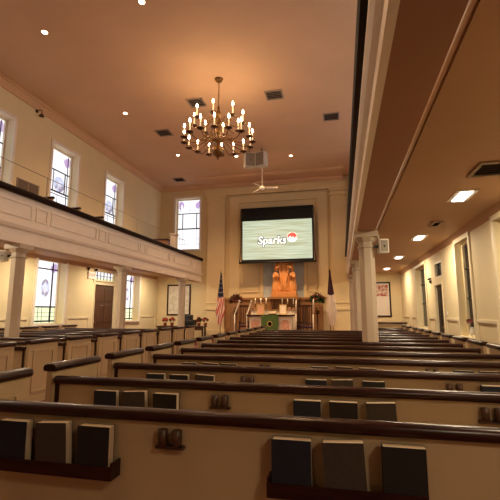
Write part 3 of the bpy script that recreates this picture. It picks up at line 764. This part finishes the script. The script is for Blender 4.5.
# ------------------------------------------------------------------ carved statue in the niche
def blob_statue():
    m = MB(); seg = 48
    rows = []
    def robe(c, prof, folds, amp, sx=1, sy=.75):
        rings = []
        for r, z in prof:
            ring = []
            for i in range(seg):
                a = 2*PI*i/seg; rr = r*(1+amp*math.sin(folds*a+z*2.2)*(1 if r > .12 else .2))
                ring.append(m.bm.verts.new((c[0]+sx*rr*math.cos(a), c[1]+sy*rr*math.sin(a), c[2]+z)))
            rings.append(ring)
        for a, b in zip(rings, rings[1:]):
            for i in range(seg): m.bm.faces.new((a[i],a[(i+1)%seg],b[(i+1)%seg],b[i]))
        m.bm.faces.new(list(reversed(rings[0]))); m.bm.faces.new(rings[-1])
    # central standing robed figure
    robe((0,0,0), [(.40,0),(.42,.1),(.36,.5),(.32,.9),(.31,1.2),(.36,1.5),(.38,1.75),(.30,1.95),(.11,2.05),(.10,2.15)], 11, .07)
    m.ball((0,-.02,2.28), .16, 20, (.85,.95,1.15)); m.ball((0,.05,2.30), .19, 20, (.95,.85,1.15)); m.ball((0,-.17,2.26), .03, 8); m.ball((0,-.12,2.12), .09, 12, (.8,.8,1.2))
    for s in (-1,1):
        m.tube(smooth_path([(s*.33,0,1.85),(s*.52,-.10,1.55),(s*.48,-.30,1.35),(s*.30,-.40,1.45)]), [.13]*6+[.12]*6+[.09]*6+[.07], 12)
        for q in range(4): m.tube([(s*.30,-.40,1.45),(s*(.22-.01*q),-.46,1.50+.035*q),(s*(.17-.01*q),-.45,1.55+.035*q)], .022, 6)
        m.tube([(s*.30,-.40,1.46),(s*.27,-.46,1.42)], .024, 6)
        # kneeling figures at either side
        x = s*.55
        robe((x,-.12,0), [(.24,0),(.27,.1),(.25,.35),(.20,.6),(.21,.85),(.19,1.05),(.07,1.13),(.06,1.18)], 8, .07)
        m.ball((x-s*.03,-.15,1.28), .115, 16, (.85,.95,1.15)); m.ball((x,-.10,1.30), .125, 16, (.95,.9,1.15)); m.ball((x-s*.04,-.265,1.27), .022, 8)
        m.tube(smooth_path([(x+s*.14,-.12,1.0),(x+s*.10,-.34,.80),(x-s*.08,-.44,.95)]), .07, 10)
        m.tube(smooth_path([(x-s*.12,-.12,1.0),(x-s*.16,-.34,.82),(x-s*.10,-.44,.95)]), .065, 10)
        # drape sweeping to the centre
        m.tube(smooth_path([(s*.36,-.15,1.5),(s*.22,-.30,.9),(s*.10,-.34,.35),(s*.18,-.34,.06)]), [.05]*6+[.07]*6+[.08]*7, 10)
    return m
st = thing('carved_statue', 'orange-brown carved wooden figure group in the niche above the altar', 'statue', (-2.92, YB-.40, 2.22))
fg = blob_statue().build('figures', M['statue'], st, loc=(0, 0, .28)); fg.scale = (.80, .70, .92)
rm = fg.modifiers.new('fuse', 'REMESH'); rm.mode = 'VOXEL'; rm.voxel_size = .022; rm.use_smooth_shade = True
sm = fg.modifiers.new('soften', 'SMOOTH'); sm.iterations = 2
p = MB(); p.box(-.66,.66,-.36,.34,0,.23); p.box(-.63,.63,-.33,.32,.23,.28); p.build('plinth', M['statue'], st, bevel=.015)
ch_ = MB(); ch_.box(-.8,.8,-.40,.22,-.1,0); ch_.build('shelf', M['oak'], st)

# ------------------------------------------------------------------ altar and its furniture (platform top z=.3)
PZ = .3
al = thing('altar', 'white-fronted altar with a red-brown top and green hanging in the chancel', 'altar', (-3.42, 19.95, PZ))
MB().box(-1.03,1.03,-.36,.36,0,.94).build('body', M['whitecloth'], al, bevel=.01)
t_ = MB(); t_.box(-1.16,1.16,-.45,.42,.94,1.02); t_.build('top', M['rail'], al, bevel=.012)
m = MB()
for s in (-1, 1):
    x = s*.74; m = MB()
    m.extrude([(x-.2,.12),(x+.2,.12)] + [(x+.2*math.cos(i*PI/10), .62+.16*math.sin(i*PI/10)) for i in range(11)], 'y', -.375, -.3605)
    m.build('painted_panel', M['pink'], al)
g = MB(); g.box(-.42,.42,-.462,-.452,.16,1.0); g.box(-.42,.42,-.462,.3,1.021,1.028); g.build('green_frontal', M['green'], al)
e = MB(); e.lathe([(.13,0),(.13,.004),(.10,.006),(.10,0)], seg=24); o = e.build('gold_emblem', M['gold'], al); o.location = (0,-.4625,.58); o.rotation_euler = (PI/2,0,0)
fr = MB(); fr.box(-.42,.42,-.466,-.452,.11,.16); fr.build('gold_fringe', M['gold'], al)
c = MB(); c.box(-1.10,1.10,-.44,.40,1.0205,1.0207); c.build('linen', M['whitecloth'], al)
gr = thing('altar_shelf', 'low cream shelf behind the altar carrying candles and pots', 'shelf', (-3.42, 20.85, PZ))
MB().box(-1.15,1.15,-.22,.22,0,1.22).build('body', M['whitecloth'], gr); MB().box(-1.2,1.2,-.26,.24,1.22,1.28).build('top', M['oak'], gr, bevel=.01)
SH = PZ+1.281; AT = PZ+1.0285
first = None
for i, x in enumerate((-1.0,-.7,-.42,.42,.7,1.0)):
    lab = 'candle in brass stick on the altar shelf, %s from the left' % ORD[i]
    if first is None:
        t = first = thing('candlestick', lab, 'candlestick', group='altar candlesticks')
        MB().lathe([(.07,0),(.07,.02),(.025,.05),(.02,.14),(.035,.17),(.02,.2),(.045,.26),(.045,.27)], seg=16).build('stick', M['brass'], t)
        MB().lathe([(.022,.27),(.022,.52)], seg=12).build('candle', M['whitecloth'], t)
        MB().lathe([(.003,.52),(.012,.54),(.010,.56),(.002,.59)], seg=8).build('flame', M['flame'], t)
    else: t = dup(first, label=lab)
    t.location = (-3.42+x, 20.85, SH)
cr = thing('altar_cross', 'dark cross standing at the centre of the altar shelf', 'cross', (-3.42, 20.85, SH))
MB().box(-.1,.1,-.07,.07,0,.06).build('foot', M['dark_wood'], cr); c = MB(); c.box(-.025,.025,-.02,.02,.06,.62); c.box(-.17,-.025,-.02,.02,.40,.45); c.box(.025,.17,-.02,.02,.40,.45); c.build('cross_bar', M['dark_wood'], cr)
for x, w in ((-.58,'left'), (.56,'right')):
    ic = thing('icon_board', 'pale framed board standing at the %s of the altar top' % w, 'picture', (-3.42+x, 20.12, AT))
    f = MB(); 
    for X0,X1,Z0,Z1 in ((-.19,.19,0,.04),(-.19,.19,.46,.5),(-.19,-.15,.04,.46),(.15,.19,.04,.46)): f.box(X0,X1,-.02,.02,Z0,Z1)
    f.build('frame', M['gold'], ic); MB().box(-.15,.15,-.008,.01,.04,.46).build('board', M['whitecloth'] if w == 'right' else M['art_red2'] if 'art_red2' in M else M['pink'], ic)
bk = thing('altar_book', 'open book on a sloping stand at the centre of the altar', 'book', (-3.36, 19.9, AT))
s = MB(); s.extrude([(-.1,0),(.12,0),(.12,.12),(-.1,.03)], 'x', -.18, .18); s.build('stand', M['brass'], bk)
for sgn in (-1,1):
    q = MB(); a,b = sorted((sgn*.005, sgn*.17)); q.extrude([(-.11,.033),(.13,.131),(.12,.155),(-.12,.057)], 'x', a, b); q.build('page', M['paper'], bk)

def bouquet(name, label, cat, loc, base_parts, cz, R, n_leaf, n_bloom, leaf, bloom, seed, group=None, br=.05, lr=.16):
    rnd = random.Random(seed)
    t = thing(name, label, cat, loc, group=group)
    base_parts(t)
    lm = MB()
    for i in range(n_leaf):
        a, u = rnd.uniform(0,2*PI), rnd.uniform(-.4,1)
        d = Vector((math.cos(a)*math.sqrt(max(0,1-u*u)), math.sin(a)*math.sqrt(max(0,1-u*u)), u)); p0 = Vector((0,0,cz)) + d*R*rnd.uniform(.2,.55); tip = Vector((0,0,cz)) + d*(R*rnd.uniform(.75,1.15))
        sd = d.cross(Vector((rnd.uniform(-1,1),rnd.uniform(-1,1),rnd.uniform(-1,1)))).normalized()*lr*.28; mid = (p0+tip)/2 + Vector((0,0,.02))
        lm.quad([p0, mid+sd, tip, mid-sd])
    lm.build('foliage', leaf, t)
    for i in range(n_bloom):
        bmz = MB()
        a, u = rnd.uniform(0,2*PI), rnd.uniform(-.2,1)
        d = Vector((math.cos(a)*math.sqrt(max(0,1-u*u)), math.sin(a)*math.sqrt(max(0,1-u*u)), u)); c = Vector((0,0,cz)) + d*R*rnd.uniform(.7,1.0)
        e1 = d.orthogonal().normalized(); e2 = d.cross(e1)
        for k in range(6):
            b = 2*PI*k/6 + i; r1 = e1*math.cos(b)+e2*math.sin(b); r2 = e1*math.cos(b+.5)+e2*math.sin(b+.5); r0 = e1*math.cos(b-.5)+e2*math.sin(b-.5)
            bmz.quad([c, c+r0*br*.6+d*.012, c+r1*br+d*.02, c+r2*br*.6+d*.012])
        bmz.ball(tuple(c+d*.012), br*.22, 6)
        bmz.build('bloom', bloom, t)
    return t
def stand_and_vase(h):
    def f(t):
        m = MB(); m.lathe([(.16,0),(.16,.03),(.04,.06),(.03,.4),(.045,h*.6),(.03,h-.06),(.14,h-.03),(.14,h)], seg=18); m.build('pedestal', M['dark_wood'], t)
        v = MB(); v.lathe([(.06,h),(.11,h+.08),(.12,h+.16),(.07,h+.26),(.09,h+.3)], seg=18); v.build('vase', M['brass'], t)
    return f
def pot_base(t):
    MB().lathe([(.07,0),(.10,.16),(.105,.17),(.09,.17)], seg=16).build('pot', M['pot'], t)
bouquet('flower_arrangement', 'dark dried flower arrangement on a stand left of the altar', 'flowers', (-5.5, 20.95, PZ), stand_and_vase(1.1), 1.72, .42, 110, 20, M['leaf_dry'], M['darkflower'], 3, 'altar flower arrangements', .07, .2)
bouquet('flower_arrangement', 'dark red flower arrangement on a stand right of the altar', 'flowers', (-1.22, 20.95, PZ), stand_and_vase(1.1), 1.72, .42, 100, 24, M['leaf'], M['darkflower'], 5, 'altar flower arrangements', .085, .2)
def small_vase(t): MB().lathe([(.05,0),(.07,.04),(.06,.10),(.035,.14),(.045,.16)], seg=14).build('vase', M['whitecloth'], t)
for x, w, sd in ((-.95,'left',11), (.95,'right',12)):
    bouquet('altar_flowers', 'small pink flowers in a white vase at the %s end of the altar top' % w, 'flowers', (-3.42+x, 19.9, AT), small_vase, .24, .12, 24, 12, M['leaf'], M['pink'], sd, 'altar top flowers', .05, .1)

# slatted chairs in the chancel
def chair(x, y, rz, lab):
    t = thing('chancel_chair', lab, 'chair', (x, y, PZ), rz, 'high-backed chancel chairs')
    MB().box(-.26,.26,-.24,.24,.40,.48).build('seat', M['purple'], t, bevel=.02)
    for sx in (-1,1):
        MB().box(sx*.24-.025,sx*.24+.025,-.23,-.18,0,.40).build('leg', M['dark_wood'], t)
        MB().box(sx*.24-.025,sx*.24+.025,.19,.24,0,.40).build('leg', M['dark_wood'], t)
        a = MB(); a.box(sx*.24-.03,sx*.24+.03,-.22,.24,.68,.71); a.box(sx*.24-.02,sx*.24+.02,-.2,-.16,.48,.68); a.build('armrest', M['dark_wood'], t)
    b = MB(); b.box(-.265,-.215,.24,.29,.4,1.5); b.box(.215,.265,.24,.29,.4,1.5); b.box(-.215,.215,.245,.285,1.4,1.5); b.box(-.215,.215,.245,.285,.55,.6)
    for i in range(4): b.box(-.17+i*.1,-.13+i*.1,.25,.28,.6,1.4)
    b.build('backrest', M['dark_wood'], t)
chair(-4.88, 20.3, .15, 'dark slatted high-backed chair left of the altar')
chair(-1.95, 20.6, -.1, 'dark slatted high-backed chair right of the altar, nearer the altar')
chair(-1.62, 19.6, -.15, 'dark purple-seated chair right of the altar beside the flag')

# white slanted-top stands
def white_stand(x, y, lab, slope):
    t = thing('white_stand', lab, 'stand', (x, y, PZ), group='white chancel stands')
    MB().box(-.07,.07,-.07,.07,0,.05).build('foot', M['white'], t)
    MB().tube([(0,0,.05),(0,0,1.05)], .028, 10).build('post', M['white'], t)
    a = MB()
    if slope: a.tube(smooth_path([(0,0,1.03),(.06,0,1.18),(.22,0,1.62),(.24,0,1.72)]), [.028]*6+[.036]*6+[.05]*6+[.04], 10)
    else: a.tube([(0,0,1.05),(.02,0,1.5),(.03,0,1.75)], [.028,.036,.024], 10)
    a.build('torch_head', M['white'], t)
white_stand(-5.15, 19.4, 'white stand with slanted top, farthest left of the altar', True)
white_stand(-4.62, 19.75, 'white stand with slanted top, close against the altar on its left', True)
white_stand(-2.18, 19.75, 'straight white stand close against the altar on its right', False)
white_stand(-1.30, 18.95, 'straight white stand right of the altar in front of the flowers', False)

# flags
def flag(x, y, label, H, mats, kind, rz=0.0):
    t = thing('flag', label, 'flag', (x, y, PZ), rz)
    MB().lathe([(.17,0),(.17,.04),(.10,.09),(.03,.13)], seg=20).build('base', M['brass_dark'], t)
    MB().tube([(0,0,.1),(0,0,H)], .017, 10).build('pole', M['dark_wood'], t)
    f = MB(); f.lathe([(.004,H+.17),(.025,H+.10),(.04,H+.03),(.017,H)], seg=12); f.build('finial', M['gold'], t)
    c = MB(); seg, nz = 60, 46; top, bot = H-.02, .52
    rings = []
    for j in range(nz+1):
        u = j/nz; z = top + (bot-top)*u
        w = .035 + .21*u**1.1 if u < .78 else .035+.21*.78**1.1 - .10*((u-.78)/.22)
        ring = []
        for i in range(seg):
            a = 2*PI*i/seg; fold = 1 + .30*math.sin(6*a + 3.0*u) * min(1, u*3)
            ring.append(c.bm.verts.new((.03 + w*fold*math.cos(a)*1.0 + .05*u*(1 if kind == 'cross' else -1), -.01 + .55*w*fold*math.sin(a), z + .05*math.cos(a*2)*u)))
        rings.append(ring)
    for j in range(nz):
        for i in range(seg):
            fc = c.bm.faces.new((rings[j][i], rings[j][(i+1)%seg], rings[j+1][(i+1)%seg], rings[j+1][i])); fc.smooth = True
            u = j/nz
            if kind == 'stripes':
                if u < .46: fc.material_index = 2 if (j % 4 == 1 and i % 5 == (j//4*2) % 5) else 0
                else: fc.material_index = 1 if int((i/seg*26 + u*10)) % 2 == 0 else 2
            else:
                fc.material_index = 0 if u < .44 else 1
    c.build('cloth', mats, t)
flag(-6.02, 19.85, 'furled red and white striped flag with dark blue field left of the altar', 3.16, [M['flag_blue'], M['flag_red'], M['flag_white']], 'stripes')
flag(-.55, 19.9, 'furled white flag with dark upper corner right of the altar', 3.2, [M['flag_maroon'], M['flag_white']], 'cross')

# ledge with console and poinsettias under the far left gallery
tb = thing('side_table', 'long dark ledge table under the framed picture at far left', 'table', (-8.4, 20.6, 0))
MB().box(-1.35,1.35,-.28,.28,.66,.72).build('top', M['dark_wood'], tb, bevel=.01)
for sx in (-1.25,1.25):
    for sy in (-.2,.2): MB().box(sx-.04,sx+.04,sy-.04,sy+.04,0,.66).build('leg', M['dark_wood'], tb)
MB().box(-1.21,1.21,-.24,-.20,.5,.66).build('apron', M['dark_wood'], tb)
cb = thing('monitor_cabinet', 'black box cabinet with narrower raised top among the red plants', 'cabinet', (-8.05, 20.6, .721))
MB().box(-.42,.42,-.24,.24,0,.32).build('lower_case', M['black'], cb, bevel=.03); MB().box(-.24,.24,-.16,.2,.32,.58).build('raised_top', M['black'], cb, bevel=.03); MB().box(-.36,.36,-.252,-.241,.04,.2).build('front_panel', M['blackcloth'], cb)
for i, (x, w) in enumerate(((-9.35,'at the far left'), (-8.95,'second from left'), (-7.42,'right of the black cabinet'), (-7.06,'at the right end'))):
    bouquet('potted_poinsettia', 'red potted poinsettia on the dark ledge table, ' + w, 'potted plant', (x, 20.58, .721), pot_base, .28, .17, 30, 14, M['leaf'], M['redflower'], 20+i, 'poinsettias', .085, .16)
vs = bouquet('sill_vase', 'small dark flowers in a pale vase on the right window sill', 'flowers', (XR+.16, 11.0, .862), lambda t: MB().lathe([(.05,0),(.08,.06),(.07,.14),(.04,.2),(.05,.22)], seg=14).build('vase', M['plastic_white'], t), .32, .13, 26, 8, M['leaf_dry'], M['darkflower'], 31, None, .05, .12)

# gallery far end: white pedestal post and brown cabinet
pd = thing('gallery_pedestal', 'short white square pedestal on the left gallery before the far window', 'pedestal', (-8.55, 19.6, ZG+.18))
MB().box(-.15,.15,-.15,.15,0,1.85).build('shaft', M['white'], pd, bevel=.01); MB().box(-.19,.19,-.19,.19,1.85,1.95).build('capstone', M['white'], pd, bevel=.01)
gc = thing('gallery_cabinet', 'brown wooden cabinet at the far end of the left gallery', 'cabinet', (-9.35, 19.6, ZG+.182))
MB().box(-.55,.55,-.3,.3,0,1.58).build('body', M['oak'], gc, bevel=.01); MB().box(-.6,.6,-.34,.32,1.58,1.64).build('top', M['dark_wood'], gc)
for sx in (-1,1):
    d = MB().box(sx*.27-.24,sx*.27+.24,-.315,-.301,.08,1.5).build('door', M['oak'], gc, bevel=.006); MB().ball((sx*.06,-.33,.7), .018).build('knob', M['brass'], d)

# ------------------------------------------------------------------ world, camera, render look
w = bpy.data.worlds.new('dim_world'); sc.world = w; w.use_nodes = True
w.node_tree.nodes['Background'].inputs[0].default_value = (.55,.65,.9,1); w.node_tree.nodes['Background'].inputs[1].default_value = .15
f, vx, vy = 403.0, 342.0, 312.0
v = Vector(((vx-250)/f, -(vy-250)/f, 1)).normalized()
sy = v.x; cy = math.sqrt(1-sy*sy); cp = v.z/cy; s_p = -v.y/cy
F = Vector((-sy*cp, cy*cp, s_p)); Rr = Vector((cy, sy, 0)); U = Rr.cross(F)
cd = bpy.data.cameras.new('camera'); cam = bpy.data.objects.new('camera', cd); COL.objects.link(cam)
cd.sensor_width = 36; cd.lens = f*36/500; cd.clip_end = 200; cd.clip_start = .05
mw = Matrix((Rr, U, -F)).transposed().to_4x4(); mw.translation = (0, 0, EYE); cam.matrix_world = mw
sc.camera = cam
sc.view_settings.view_transform = 'Standard'; sc.view_settings.look = 'None'; sc.view_settings.gamma = 1; sc.view_settings.use_curve_mapping = False
sc.view_settings.exposure = 0.0
